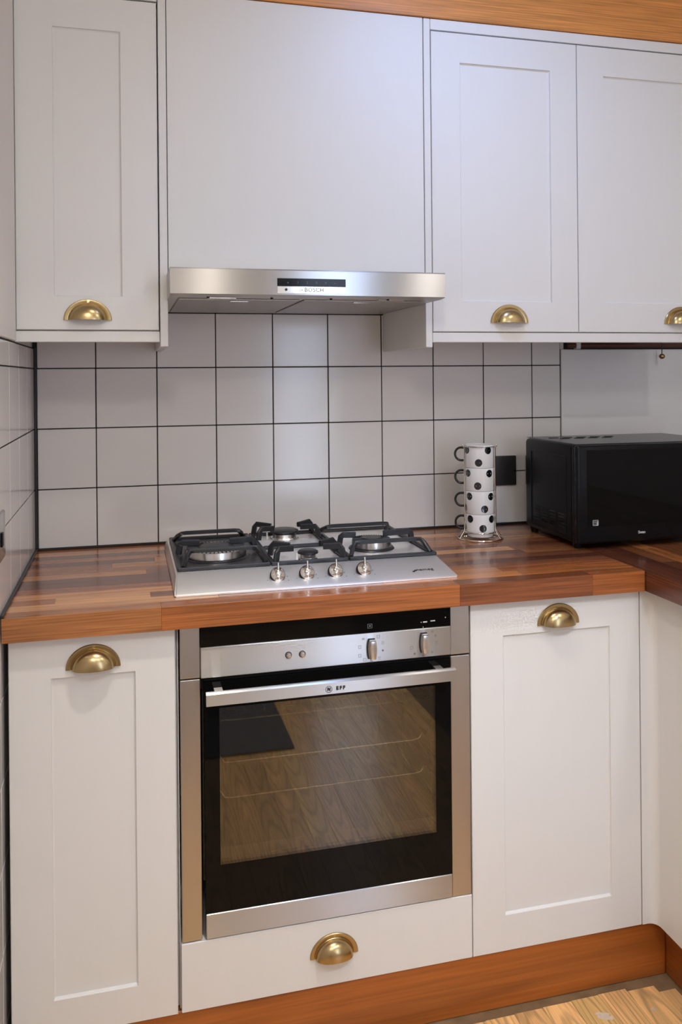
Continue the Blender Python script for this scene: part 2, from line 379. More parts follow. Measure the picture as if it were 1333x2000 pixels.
# ------------------------------------------------------------------ cup handle and door builders
def cup_mesh():
    bm = bmesh.new(); RXh, RZh = 0.0495, 0.0445; nt_ = 28
    prof = [(1.0, 0.0), (1.0, 0.0022), (0.975, 0.0034), (0.84, 0.0040), (0.80, 0.0030), (0.785, 0.0036)]
    for i in range(1, 11):
        s = i/10*PI/2
        prof.append((0.775*math.cos(s)**0.85 if i < 10 else 0.0, 0.0045+0.0225*math.sin(s)))
    rings = []
    for rho, d in prof:
        rings.append([bm.verts.new((RXh*rho*math.cos(PI*k/nt_), -d, RZh*rho*math.sin(PI*k/nt_))) for k in range(nt_+1)] if rho > 0 else [bm.verts.new((0, -d, 0))])
    for A, C in zip(rings, rings[1:]):
        for k in range(nt_):
            if len(C) == 1: bm.faces.new((A[k], A[k+1], C[0]))
            else: bm.faces.new((A[k], A[k+1], C[k+1], C[k]))
    bmesh.ops.recalc_face_normals(bm, faces=bm.faces)
    avg = sum((f.normal*f.calc_area() for f in bm.faces), Vector())
    if avg.y > 0: bmesh.ops.reverse_faces(bm, faces=bm.faces)
    bmesh.ops.solidify(bm, geom=bm.faces[:], thickness=0.0012)
    me = bpy.data.meshes.new('cup_handle'); bm.to_mesh(me); bm.free(); me.materials.append(M['brass'])
    for p in me.polygons: p.use_smooth = True
    me.set_sharp_from_angle(angle=math.radians(35))
    return me
CUP = cup_mesh()
def cup(parent, x, y, z, rz=0.0):
    o = bpy.data.objects.new('cup_handle', CUP); link(o, parent, (x, y-0.0003, z)); o.rotation_euler.z = rz
    o['label'] = 'aged brass cup handle'
    return o
def shaker(x0, x1, z0, z1, yf, st=0.074, rt=0.070, rb=0.070, th=0.019, rec=0.006, ch=0.0035):
    """shaker door facing -y, front face at yf"""
    bm = bmesh.new(); V = bm.verts.new
    def ring(xa, xb, za, zb, y): return [V((xa, y, za)), V((xb, y, za)), V((xb, y, zb)), V((xa, y, zb))]
    e = 0.0014
    R = [ring(x0, x1, z0, z1, yf+th), ring(x0, x1, z0, z1, yf+e), ring(x0+e, x1-e, z0+e, z1-e, yf),
         ring(x0+st, x1-st, z0+rb, z1-rt, yf), ring(x0+st+0.0008, x1-st-0.0008, z0+rb+0.0008, z1-rt-0.0008, yf+rec-0.002), ring(x0+st+ch, x1-st-ch, z0+rb+ch, z1-rt-ch, yf+rec)]
    for A, C in zip(R, R[1:]):
        for k in range(4): bm.faces.new((A[k], A[(k+1) % 4], C[(k+1) % 4], C[k]))
    bm.faces.new(R[-1]); bm.faces.new(R[0][::-1])
    bmesh.ops.recalc_face_normals(bm, faces=bm.faces)
    return bm

YD, YC = -0.5875, -0.346
# ------------------------------------------------------------------ wall cabinets
wc = thing('wall_cabinet', 'narrow white shaker wall cabinet in the left corner, left of the cooker hood', 'cabinet', (0.15, -0.17, 1.4175), 'white wall cabinets')
obj('carcass', B(0.006, 0.2985, YC+0.021, -0.0012, 1.4435, 2.155), 'carcass', wc)
obj('bottom_rail', B(0.0008, 0.2985, YC, YC+0.02, 1.4175, 1.4405, bev=0.001), 'white', wc)
obj('top_rail', B(0.0008, 0.2985, YC, YC+0.02, 2.1610, 2.1845, bev=0.001), 'white', wc)
d = obj('door', shaker(0.0040, 0.2970, 1.4435, 2.1575, YC, st=0.0765, rt=0.070, rb=0.0715), 'white', wc)
cup(d, 0.1485, YC, 1.4640)

ep1 = obj('end_panel', B(0.3000, 0.3170, YC, -0.0012, 1.4075, 2.1845, bev=0.0012), 'white')
tag(ep1, 'tall thin white end panel between the left wall cabinet and the hood panel', 'panel', 'white end panels')
ep2 = obj('end_panel', B(0.9150, 0.9315, YC, -0.0012, 1.4055, 2.1845, bev=0.0012), 'white')
tag(ep2, 'tall thin white end panel right of the hood, its inner face showing', 'panel', 'white end panels')
hp = thing('hood_panel', 'wide plain white panel above the steel cooker hood', 'panel', (0.615, YC, 1.575))
obj('front_board', B(0.3185, 0.9130, YC, YC+0.018, 1.572, 2.1845, bev=0.001), 'white', hp)
obj('backing_board', B(0.3185, 0.9130, YC+0.025, -0.002, 2.160, 2.180), 'carcass', hp)

wd = thing('wall_cabinet', 'wide white shaker wall cabinet with two doors, right of the cooker hood', 'cabinet', (1.33, -0.17, 1.4175), 'white wall cabinets')
obj('carcass', B(0.9325, 1.7040, YC+0.021, -0.0012, 1.4435, 2.155), 'carcass', wd)
obj('bottom_rail', B(0.9322, 1.7040, YC, YC+0.02, 1.4175, 1.4405, bev=0.001), 'white', wd)
obj('top_rail', B(0.9322, 1.7040, YC, YC+0.02, 2.1590, 2.1845, bev=0.001), 'white', wd)
d1 = obj('door', shaker(0.9335, 1.3165, 1.4430, 2.1560, YC, st=0.0725, rt=0.0700, rb=0.0725), 'white', wd)
cup(d1, 1.1295, YC, 1.4645)
d2 = obj('door', shaker(1.3185, 1.7030, 1.4430, 2.1560, YC, st=0.0725, rt=0.0720, rb=0.0725), 'white', wd)
cup(d2, 1.6090, YC, 1.4645)

cb = obj('cornice_board', B(0.0005, RX-0.001, YC-0.004, YC+0.020, 2.1858, CZ-0.002, bev=0.001), 'cornice', color=(0.62, 0.25, 0.062))
tag(cb, 'orange-stained wooden board running along above the white wall cabinets', 'board')

# ------------------------------------------------------------------ cooker hood
HX0, HX1, HY = 0.3150, 0.9120, -0.480
hood = thing('cooker_hood', 'slim brushed steel cooker hood with a dark control strip, above the hob', 'hood', (0.613, -0.24, 1.505))
bm = bmesh.new()
# visor: front fascia and a shallow tray behind it
prism(bm, [(HY, 1.5115), (HY, 1.5625), (HY+0.004, 1.5655), (-0.002, 1.5655), (-0.002, 1.5085), (-0.02, 1.5085), (HY+0.03, 1.5085), (HY+0.006, 1.5105)], 'x', HX0, HX1)
obj('visor', bm, 'steel', hood)
for i, (xa, xb) in enumerate(((0.335, 0.598), (0.606, 0.880))):
    f = obj('grease_filter', B(xa, xb, -0.415, -0.045, 1.5050, 1.5083, bev=0.0012), 'filter', hood)
    obj('filter_catch', B((xa+xb)/2-0.02, (xa+xb)/2+0.02, -0.402, -0.385, 1.5030, 1.5049, bev=0.0008), 'chrome', f)
for xa in (0.395, 0.53, 0.66, 0.79):
    obj('underside_screw', lathe(bmesh.new(), [(0, 1.5055), (0.003, 1.5058), (0.003, 1.5084), (0, 1.5084)], (xa, -0.445, 0), 10), 'dark', hood)
for xa in (0.425, 0.80):
    obj('hood_lamp', B(xa-0.030, xa+0.030, -0.441, -0.423, 1.5062, 1.5084, bev=0.001), 'satin_chrome', hood)
cp = obj('control_strip', B(0.5358, 0.6841, HY-0.0016, HY-0.0001, 1.5300, 1.5463, bev=0.0005), 'black_gloss', hood)
bm = bmesh.new()
for g, xx in (('o', 0.5585), ('1', 0.5800), ('2', 0.6000), ('3', 0.6200), ('4', 0.6400), ('*', 0.6600)):
    t = text_bm(g, 0.0065, XR, ZU, (xx, HY-0.0018, 1.5375 if g != '*' else 1.5360)); me = bpy.data.meshes.new('t'); t.to_mesh(me); t.free(); bm.from_mesh(me); bpy.data.meshes.remove(me)
obj('touch_symbols', bm, 'dim_print', cp)
bs = obj('badge_strip', B(0.5358, 0.6841, HY-0.0014, HY-0.0001, 1.5150, 1.5297, bev=0.0005), 'chrome', hood)
bm = text_bm('BOSCH', 0.0120, XR, ZU, (0.615, HY-0.0016, 1.5223), spacing=1.1, bold=0.0003)
tube(bm, [(0.5885+0.0045*math.cos(a*PI/10), HY-0.0016, 1.5223+0.0045*math.sin(a*PI/10)) for a in range(20)], 0.0004, 4, True)
tube(bm, [(0.5865, HY-0.0016, 1.5223), (0.5905, HY-0.0016, 1.5223)], 0.0007, 4)
obj('lettering', bm, 'grey_print', bs)
obj('badge_stud', lathe(bmesh.new(), [(0, 0.0022), (0.0028, 0.0016), (0.0028, 0)], (0.5545, HY-0.0014, 1.5225), 12, Matrix.Rotation(PI/2, 4, 'X')), 'print', bs)

# ------------------------------------------------------------------ worktops
def srgb(r, g, b):
    f = lambda c: ((c/255+0.055)/1.055)**2.4 if c > 10 else c/255/12.92
    return (f(r)*1.22, f(g)*1.22, f(b)*1.18)
TONES = [srgb(150, 94, 60), srgb(172, 116, 74), srgb(128, 76, 50), srgb(112, 66, 44), srgb(158, 100, 62), srgb(140, 84, 54), srgb(98, 58, 42), srgb(186, 128, 82), srgb(146, 88, 52)]
ZT, ZB = 0.910, 0.8654
wt = thing('worktop', 'walnut block worktop along the tiled wall, carrying the gas hob', 'worktop', (0.66, -0.31, ZB))
front = [(0.006, 0.287, srgb(152, 98, 58)), (0.287, 0.886, srgb(150, 88, 46)), (0.886, 1.190, srgb(118, 66, 38)), (1.190, 1.3170, srgb(140, 80, 42))]
nrow = 15; y0, y1 = -0.6122, -0.0008; h = (y1-y0)/nrow
for r in range(nrow):
    ya = y0+h*r; yb = ya+h
    if r == 0: segs = front
    elif r == 1: segs = [(0.006, 0.40, srgb(190, 136, 90)), (0.40, 0.74, srgb(150, 96, 62)), (0.74, 1.05, srgb(178, 112, 62)), (1.05, 1.3170, srgb(160, 96, 52))]
    elif r == 2: segs = [(0.006, 0.09, srgb(150, 96, 62)), (0.09, 0.27, srgb(196, 140, 92)), (0.27, 0.62, srgb(118, 74, 52)), (0.62, 1.02, srgb(170, 110, 66)), (1.02, 1.3170, srgb(150, 86, 48))]
    else:
        segs = []; x = 0.006; last = None
        while x < 1.317:
            ln = rnd.uniform(0.16, 0.52); x2 = x+ln
            if 1.317-x2 < 0.10: x2 = 1.317
            c = rnd.choice([q for q in TONES if q != last]); last = c
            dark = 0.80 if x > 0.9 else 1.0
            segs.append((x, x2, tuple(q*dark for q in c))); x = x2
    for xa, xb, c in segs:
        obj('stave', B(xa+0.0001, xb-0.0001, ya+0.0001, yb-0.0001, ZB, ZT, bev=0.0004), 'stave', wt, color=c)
wr = thing('worktop', 'walnut block worktop turning toward the viewer on the right, under the microwave', 'worktop', (1.63, -0.9, ZB))
nrow = 15; x0, x1 = 1.3185, RX-0.002; h = (x1-x0)/nrow; yend = -1.75
for r in range(nrow):
    xa = x0+h*r; xb = xa+h; y = -0.0008; last = None
    while y > yend+0.001:
        y2 = y-rnd.uniform(0.18, 0.55)
        if y2-yend < 0.12: y2 = yend
        c = rnd.choice([q for q in TONES if q != last]); last = c
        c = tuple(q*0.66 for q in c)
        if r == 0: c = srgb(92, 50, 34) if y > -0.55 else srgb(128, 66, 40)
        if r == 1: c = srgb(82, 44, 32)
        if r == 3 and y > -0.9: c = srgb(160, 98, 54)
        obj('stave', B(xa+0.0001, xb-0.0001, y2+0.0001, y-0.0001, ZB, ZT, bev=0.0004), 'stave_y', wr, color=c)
        y = y2

# ------------------------------------------------------------------ base cabinets
bl = thing('base_cabinet', 'white shaker base cabinet with tall door, left of the oven', 'cabinet', (0.165, -0.3, 0.1244), 'white base cabinets')
obj('carcass', B(0.022, 0.3165, YD+0.021, -0.0012, 0.1264, 0.8640), 'carcass', bl)
d = obj('door', shaker(0.0140, 0.3125, 0.1244, 0.8615, YD, st=0.0735, rt=0.0745, rb=0.0685), 'white', bl)
cup(d, 0.1628, YD, 0.8005)
bd = thing('base_cabinet', 'white oven housing with a shallow drawer under the built-in oven', 'cabinet', (0.618, -0.3, 0.1244), 'white base cabinets')
bm = bmesh.new()
box(bm, 0.3172, 0.3190, YD+0.012, -0.0012, 0.1264, 0.8640); box(bm, 0.9175, 0.9180, YD+0.021, -0.0012, 0.1264, 0.8640)
box(bm, 0.3190, 0.9175, YD+0.021, -0.0012, 0.235, 0.253); box(bm, 0.3190, 0.9175, YD+0.021, -0.0012, 0.1264, 0.142)
obj('carcass', bm, 'carcass', bd)
d = obj('drawer', B(0.3195, 0.9170, YD, YD+0.019, 0.1244, 0.2560, bev=0.0014), 'white', bd)
cup(d, 0.6195, YD, 0.1835)
br = thing('base_cabinet', 'white shaker base cabinet with tall door, right of the oven', 'cabinet', (1.12, -0.3, 0.1244), 'white base cabinets')
obj('carcass', B(0.9188, 1.3180, YD+0.021, -0.0012, 0.1264, 0.8640), 'carcass', br)
d = obj('door', shaker(0.9188, 1.3182, 0.1244, 0.8615, YD, st=0.0735, rt=0.0720, rb=0.0755), 'white', br)
cup(d, 1.1205, YD, 0.8040)
# concave corner post and the return cabinet
bm = bmesh.new(); XP = 1.3530
poly = [(1.3200, YD), (1.3330, YD)]
for i in range(1, 9):
    a = PI/2*i/8; poly.append((XP-0.020+0.020*math.sin(a), YD-0.020+0.020*math.cos(a)))
poly += [(XP, -0.700), (XP+0.019, -0.700), (XP+0.019, YD+0.019), (1.3200, YD+0.019)]
prism(bm, poly, 'z', 0.1244, 0.8615)
cpst = obj('corner_post', bm, 'white', None, True)
tag(cpst, 'white curved corner post joining the two base runs', 'corner post')
rc = thing('base_cabinet', 'white base cabinet of the right-hand run, cut by the picture edge', 'cabinet', (1.64, -1.2, 0.1244), 'white base cabinets')
obj('carcass', B(XP+0.0205, RX-0.003, -1.735, -0.702, 0.1264, 0.8640), 'carcass', rc)
for ya in (-1.22, -1.735):
    bm = shaker(0.0, 0.513, 0.1244, 0.8615, 0.0)
    for v in bm.verts: v.co = Vector((XP+v.co.y, ya+v.co.x, v.co.z))
    bmesh.ops.recalc_face_normals(bm, faces=bm.faces)
    obj('door', bm, 'white', rc)
PL = (0.37, 0.105, 0.017)
p1 = obj('plinth', B(0.010, 1.3820, -0.580, -0.562, 0.0006, 0.1238, bev=0.0015), 'plinth', color=PL)
tag(p1, 'red-brown wooden plinth under the oven and base cabinets', 'plinth', 'wooden plinths')
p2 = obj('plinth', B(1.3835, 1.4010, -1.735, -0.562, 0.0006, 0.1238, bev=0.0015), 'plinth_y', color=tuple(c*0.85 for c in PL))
tag(p2, 'red-brown wooden plinth running toward the viewer in the right corner', 'plinth', 'wooden plinths')

# ------------------------------------------------------------------ oven
ov = thing('oven', 'built-in steel and black glass oven under the worktop', 'oven', (0.618, -0.3, 0.2585))
CX0, CX1, CZ0, CZ1 = 0.385, 0.850, 0.375, 0.715
CYF, CYB = YD+0.030, -0.13
bm = bmesh.new()
box(bm, CX0-0.02, CX0, CYF, CYB, CZ0, CZ1); box(bm, CX1, CX1+0.02, CYF, CYB, CZ0, CZ1)
box(bm, CX0-0.02, CX1+0.02, CYF, CYB, CZ0-0.02, CZ0); box(bm, CX0-0.02, CX1+0.02, CYF, CYB, CZ1, CZ1+0.02)
box(bm, CX0-0.02, CX1+0.02, CYB, CYB+0.01, CZ0-0.02, CZ1+0.02)
cav = obj('cavity', bm, 'cavity', ov)
obj('chassis', B(0.324, 0.912, YD+0.0165, YD+0.028, 0.735, 0.8630), 'dark', ov)
def side_trim(xa, xb, za, zb):
    obj('side_trim', B(xa, xb, YD, YD+0.016, za, zb, bev=0.0016, seg=2), 'steel_v', ov)
side_trim(0.3215, 0.3600, 0.7620, 0.8640); side_trim(0.8735, 0.9160, 0.7595, 0.8640)
side_trim(0.3215, 0.3596, 0.2588, 0.7600); side_trim(0.8735, 0.9160, 0.2575, 0.7570)
pan = obj('control_panel', B(0.3604, 0.8730, YD-0.004, YD+0.015, 0.7615, 0.8208, bev=0.0015, seg=2), 'steel', ov)
dsp = obj('display_glass', B(0.3604, 0.8730, YD-0.0040, YD+0.015, 0.8211, 0.8640, bev=0.001), 'black_glass', ov)
# display print: clock digits and a small pictogram, as lettering on the glass
yp = YD-0.0042
bm = bmesh.new()
box(bm, 0.8125, 0.8215, yp-0.0003, yp, 0.8325, 0.8352); box(bm, 0.8285, 0.8390, yp-0.0003, yp, 0.8337, 0.8360); box(bm, 0.8075, 0.8095, yp-0.0003, yp, 0.8328, 0.8346)
box(bm, 0.8605, 0.8622, yp-0.0003, yp, 0.8385, 0.8408); box(bm, 0.8120, 0.8132, yp-0.0003, yp, 0.8222, 0.8244)
obj('display_print', bm, 'white_print', dsp)
bm = bmesh.new()
for a in ((0.694, 0.704, 0.8305, 0.8315), (0.694, 0.704, 0.8385, 0.8395), (0.694, 0.695, 0.8315, 0.8385), (0.703, 0.704, 0.8315, 0.8385), (0.6975, 0.7005, 0.8335, 0.8365)):
    box(bm, a[0], a[1], yp-0.0003, yp, a[2], a[3])
obj('display_symbol', bm, 'dim_print', dsp)
yk = YD-0.004
def barrel_knob(x, z):
    prof = []
    def outline(s, w, hh): 
        pts = []
        for i in range(9):
            f = -1+2*i/8; pts.append((w*(0.70+0.30*(1-f*f))*1.0, hh*f))
        return [(a, b) for a, b in pts]+[(-a, b) for a, b in pts[::-1]]
    bm = bmesh.new(); o = outline(1, 0.0098, 0.0205); A = [bm.verts.new((x+a, yk-0.0001, z+b)) for a, b in o]; C = [bm.verts.new((x+a, yk-0.0012, z+b)) for a, b in o]
    n = len(o); bm.faces.new(C); bm.faces.new(A[::-1])
    for k in range(n): bm.faces.new((A[k], A[(k+1) % n], C[(k+1) % n], C[k]))
    bmesh.ops.recalc_face_normals(bm, faces=bm.faces)
    kb = obj('knob_recess', bm, 'print', pan)
    bm = bmesh.new(); o = outline(1, 0.0082, 0.0188); lv = []
    for d_, s in ((0.0013, 1.0), (0.013, 1.0), (0.0150, 0.90), (0.0155, 0.6)):
        lv.append([bm.verts.new((x+a*s, yk-d_, z+b*(1-(1-s)*0.4))) for a, b in o])
    for A, C in zip(lv, lv[1:]):
        for k in range(n): bm.faces.new((A[k], A[(k+1) % n], C[(k+1) % n], C[k]))
    bm.faces.new(lv[-1]); bm.faces.new(lv[0][::-1]); bmesh.ops.recalc_face_normals(bm, faces=bm.faces)
    obj('knob', bm, 'satin_chrome', pan, True)
barrel_knob(0.7020, 0.7895); barrel_knob(0.8138, 0.7920)
for x, z in ((0.5317, 0.7918), (0.5595, 0.7913)):
    my = Matrix.Rotation(PI/2, 4, 'X')
    obj('button_recess', lathe(bmesh.new(), [(0, 0.0010), (0.0068, 0.0010), (0.0068, 0.0001)], (x, yk, z), 20, my), 'print', pan)
    obj('button', lathe(bmesh.new(), [(0, 0.0060), (0.0042, 0.0056), (0.0054, 0.0040), (0.0054, 0.0011), (0, 0.0011)], (x, yk, z), 20, my), 'satin_chrome', pan, True)
bm = bmesh.new()
def sym(bm, x, z, kind):
    s = 0.0030; y = yk
    if kind == 0:
        for a in ((-s, s, -s, -s+.0006), (-s, s, s-.0006, s), (-s, -s+.0006, -s, s), (s-.0006, s, -s, s)): box(bm, x+a[0], x+a[1], y-0.0003, y-0.0001, z+a[2], z+a[3])
    elif kind == 1:
        for q in (-s, 0, s-.0006): box(bm, x-s, x+s, y-0.0003, y-0.0001, z+q, z+q+.0006)
    elif kind == 2: lathe(bm, [(0, 0.0003), (0.0024, 0.0003), (0.0024, 0.0001)], (x, y, z), 8, Matrix.Rotation(PI/2, 4, 'X'))
    else:
        for q in (-s, -s/3, s/3): box(bm, x+q, x+q+.0008, y-0.0003, y-0.0001, z-s*.7, z+s*.7)
for i, (dx, dz, kd) in enumerate(((-.0165, .0205, 3), (-.0245, .005, 0), (-.0245, -.0125, 0), (-.0145, -.0215, 0), (0.0, -.0262, 3), (.0165, -.021, 1), (.024, -.006, 2), (.024, .0095, 1), (.0145, .0225, 0))):
    sym(bm, 0.702+dx, 0.7895+dz, kd)
for i, (dx, dz, kd) in enumerate(((-.0265, -.009, 0), (-.0200, -.0215, 2), (0.0, -.0262, 3), (.0185, -.0215, 3), (.028, -.0025, 1), (.026, .012, 2), (.0195, .021, 3))):
    sym(bm, 0.8138+dx, 0.792+dz, kd)
obj('dial_print', bm, 'grey_print', pan)
# door
DX0, DX1 = 0.3668, 0.8728
WX_0, WX_1, WZ_0, WZ_1 = 0.3955, 0.8385, 0.3980, 0.7010
bm = bmesh.new()
yb_ = YD+0.022
for a in ((DX0, WX_0, 0.3075, 0.7525), (WX_1, DX1, 0.3075, 0.7525), (WX_0, WX_1, 0.3075, WZ_0), (WX_0, WX_1, WZ_1, 0.7525)):
    box(bm, a[0], a[1], YD-0.002, yb_, a[2], a[3])
odoor = obj('oven_door', bm, 'black_glass', ov, label='black glass oven door with window')
obj('window_pane', B(WX_0, WX_1, YD-0.0018, YD+0.003, WZ_0, WZ_1), 'oven_glass', odoor)
obj('inner_seal', B(WX_0-0.0, WX_1, YD+0.0175, YD+0.0215, WZ_0+0.0005, WZ_0+0.022), 'cavity', odoor)
obj('bottom_trim', B(DX0, DX1, YD-0.003, yb_, 0.2590, 0.3070, bev=0.0014), 'steel', odoor)
obj('top_strip', B(DX0, DX1, YD+0.004, YD+0.016, 0.7532, 0.7600), 'black_satin', odoor)
bm = bmesh.new()
prism(bm, [(-0.6330, 0.7225), (-0.6335, 0.7440), (-0.6300, 0.7470), (-0.6240, 0.7470), (-0.6220, 0.7440), (-0.6235, 0.7240), (-0.6270, 0.7215)], 'x', 0.3670, 0.8680)
for xa in (0.385, 0.834): box(bm, xa, xa+0.016, -0.6235, YD-0.0015, 0.727, 0.741)
hd = obj('door_handle', bm, 'steel', odoor)
# badge on the handle
yh = -0.6336
bm = text_bm('EFF', 0.0092, XR, (0, 0, 1), (0.6265, yh, 0.7325), spacing=1.5, bold=0.0006)
tube(bm, [(0.6030+0.0062*math.cos(a*PI/12), yh, 0.7320+0.0062*math.sin(a*PI/12)) for a in range(24)], 0.0005, 4, True)
t = text_bm('N', 0.0075, (1, 0, -0.15), (0.15, 0, 1), (0.6030, yh, 0.7320), bold=0.0008); me = bpy.data.meshes.new('t'); t.to_mesh(me); t.free(); bm.from_mesh(me); bpy.data.meshes.remove(me)
obj('badge', bm, 'print', odoor)
# wire shelves inside
def shelf(z, yf, lip, rods):
    bm = bmesh.new(); xa, xb = CX0+0.004, CX1-0.004; r = 0.0017
    pts = [(xa, CYB-0.01, z), (xa, yf+0.02, z), (xa+0.002, yf+0.004, z+lip), (xa+0.014, yf, z+lip*0.9), (xa+0.022, yf, z+0.002), (xa+0.035, yf, z)]
    pts += [(2*(xa+xb)/2-p[0], p[1], p[2]) for p in pts[::-1]]
    tube(bm, pts, r, 6)
    if rods:
        for k in range(rods):
            xx = xa+0.03+(xb-xa-0.06)*k/(rods-1); tube(bm, [(xx, yf, z), (xx, CYB-0.01, z)], 0.0011, 4)
        tube(bm, [(xa, yf+0.05, z-0.003), (xb, yf+0.05, z-0.003)], r, 5)
    return bm
obj('wire_shelf', shelf(0.655, CYF+0.02, 0.0, 21), 'wire', ov, True)
obj('wire_shelf', shelf(0.566, CYF+0.03, 0.016, 0), 'wire', ov, True)
obj('wire_shelf', shelf(0.500, CYF+0.02, 0.016, 0), 'wire', ov, True)
for xx in (CX0+0.0025, CX1-0.0025):
    bm = bmesh.new()
    for z in (0.45, 0.50, 0.53, 0.60, 0.66, 0.69): tube(bm, [(xx, CYF+0.01, z), (xx, CYB-0.01, z)], 0.0017, 5)
    for yy in (CYF+0.015, -0.35, CYB-0.02): tube(bm, [(xx, yy, 0.42), (xx, yy, 0.70)], 0.0017, 5)
    obj('side_rails', bm, 'wire', ov)

# ------------------------------------------------------------------ gas hob
hob = thing('gas_hob', 'steel four-burner gas hob with black pan supports, set in the walnut worktop', 'hob', (0.61, -0.3, ZT))
bm = bmesh.new()
x0, x1 = 0.3145, 0.9065
poly = [(-0.5525, 0.9105), (-0.5525, 0.9135), (-0.549, 0.9160), (-0.462, 0.9350), (-0.452, 0.9362), (-0.075, 0.9362), (-0.062, 0.9325), (-0.058, 0.9105)]
prism(bm, poly, 'x', x0, x1)
for v in bm.verts:      # draw the ends in toward the top so the rim slopes
    if v.co.z > 0.914:
        v.co.x += (0.008 if v.co.x < 0.6 else -0.008)*min(1, (v.co.z-0.9125)/0.02)
ed = [e for e in bm.edges if abs(e.verts[0].co.x-e.verts[1].co.x) < 0.02]
bmesh.ops.bevel(bm, geom=ed, offset=0.003, segments=2, affect='EDGES')
base = obj('hob_base', bm, 'hob_steel', hob, True)
ZH = 0.9364
def burner(cx, cy, r, ring_r, big, cap_h):
    b0 = obj('burner', lathe(bmesh.new(), [(0, ZH+0.012), (r*0.98, ZH+0.012), (r*0.98, ZH+0.005), (r*1.14, ZH+0.004), (r*1.20, ZH+0.0002), (0, ZH+0.0002)], (cx, cy, 0), 40), 'iron' if big else 'satin_chrome', hob, True)
    if big:
        bm = lathe(bmesh.new(), [(r*0.62, ZH+0.0122), (r*0.99, ZH+0.0122), (r, ZH+0.0055), (r*1.05, ZH+0.0055), (r*1.02, ZH+0.020), (r*0.97, ZH+0.0215), (r*0.64, ZH+0.0215), (r*0.62, ZH+0.020), (r*0.62, ZH+0.0122)], (cx, cy, 0), 40)
        obj('flame_ring', bm, 'satin_chrome', b0, True)
        bm = bmesh.new()
        for k in range(44):
            a = 2*PI*k/44; tube(bm, [(cx+r*0.60*math.cos(a), cy+r*0.60*math.sin(a), ZH+0.022), (cx+r*0.98*math.cos(a), cy+r*0.98*math.sin(a), ZH+0.0222)], 0.0012, 4)
        obj('flame_slots', bm, 'iron', b0)
        obj('burner_cap', lathe(bmesh.new(), [(0, ZH+0.026), (r*0.52, ZH+0.026), (r*0.60, ZH+0.023), (r*0.60, ZH+0.0122), (0, ZH+0.0122)], (cx, cy, 0), 32), 'iron', b0, True)
    else:
        obj('burner_cap', lathe(bmesh.new(), [(0, ZH+cap_h+0.007), (ring_r*0.8, ZH+cap_h+0.007), (ring_r*0.98, ZH+cap_h+0.004), (ring_r, ZH+cap_h), (ring_r*0.7, ZH+cap_h-0.0005), (ring_r*0.7, ZH+0.0122), (0, ZH+0.0122)], (cx, cy, 0), 32), 'iron', b0, True)
        obj('spark_plug', lathe(bmesh.new(), [(0, ZH+0.018), (0.002, ZH+0.018), (0.0025, ZH+0.0002), (0, ZH+0.0002)], (cx-r*1.5, cy-0.01, 0), 8), 'mug', b0, True)
burner(0.418, -0.320, 0.066, 0, True, 0)
burner(0.780, -0.330, 0.045, 0, True, 0)
burner(0.606, -0.150, 0.030, 0.036, False, 0.016)
burner(0.612, -0.405, 0.018, 0.023, False, 0.014)
HT = 0.974
obj('dark_reflection_plate', B(0.337, 0.511, -0.438, -0.112, ZH+0.0001, ZH+0.0012, bev=0.0005), 'iron', hob)  # black plate painting in the grate's dark reflection on the steel
def frame(bm, xa, xb, ya, yb, w=0.010, h=0.008):
    for a in ((xa, xb, ya, ya+w), (xa, xb, yb-w, yb), (xa, xa+w, ya+w, yb-w), (xb-w, xb, ya+w, yb-w)): box(bm, a[0], a[1], a[2], a[3], ZH+0.0002, ZH+h, bev=0.002)
def side_grate(xa, xb, ya, yb, cx, cy, bars):
    bm = bmesh.new(); frame(bm, xa, xb, ya, yb)
    for yy, bx0, bx1, fy in bars:
        flatbar(bm, [(bx0-0.016, fy, ZH+0.010), (bx0-0.008, yy+(fy-yy)*0.35, HT-0.010), (bx0, yy, HT-0.001), (bx0+0.012, yy, HT), (bx1-0.012, yy, HT), (bx1, yy, HT-0.001), (bx1+0.008, yy+(fy-yy)*0.35, HT-0.010), (bx1+0.016, fy, ZH+0.010)], 0.009, 0.0085)
    for sx, ex in ((xa+0.005, -1), (xb-0.005, 1)):
        flatbar(bm, [(sx, cy+0.006, ZH+0.008), (sx-ex*0.004, cy+0.004, HT-0.008), (sx-ex*0.014, cy+0.002, HT), (cx+ex*0.034, cy, HT-0.001)], 0.009, 0.013)
    return bm
obj('pan_support', side_grate(0.3260, 0.5220, -0.450, -0.100, 0.418, -0.300, ((-0.190, 0.350, 0.488, -0.130), (-0.405, 0.354, 0.500, -0.440))), 'iron', hob)
obj('pan_support', side_grate(0.6960, 0.8980, -0.450, -0.100, 0.780, -0.315, ((-0.205, 0.704, 0.858, -0.140), (-0.418, 0.716, 0.872, -0.442))), 'iron', hob)
bm = bmesh.new(); frame(bm, 0.5235, 0.6945, -0.450, -0.100)
box(bm, 0.5335, 0.6845, -0.280, -0.270, ZH+0.0002, ZH+0.008, bev=0.002)
for cy, dy in ((-0.155, 0.050), (-0.405, 0.045)):
    for s in (-1, 1):
        for q in (-1, 1):
            rx = 0.609+s*0.0805; ry = cy+q*dy*0.75
            flatbar(bm, [(rx, ry+q*0.006, ZH+0.008), (rx-s*0.003, ry+q*0.004, HT-0.010), (rx-s*0.012, ry, HT+0.001), (0.609+s*0.034, cy+q*0.017, HT-0.002)], 0.009, 0.012)
obj('pan_support', bm, 'iron', hob)
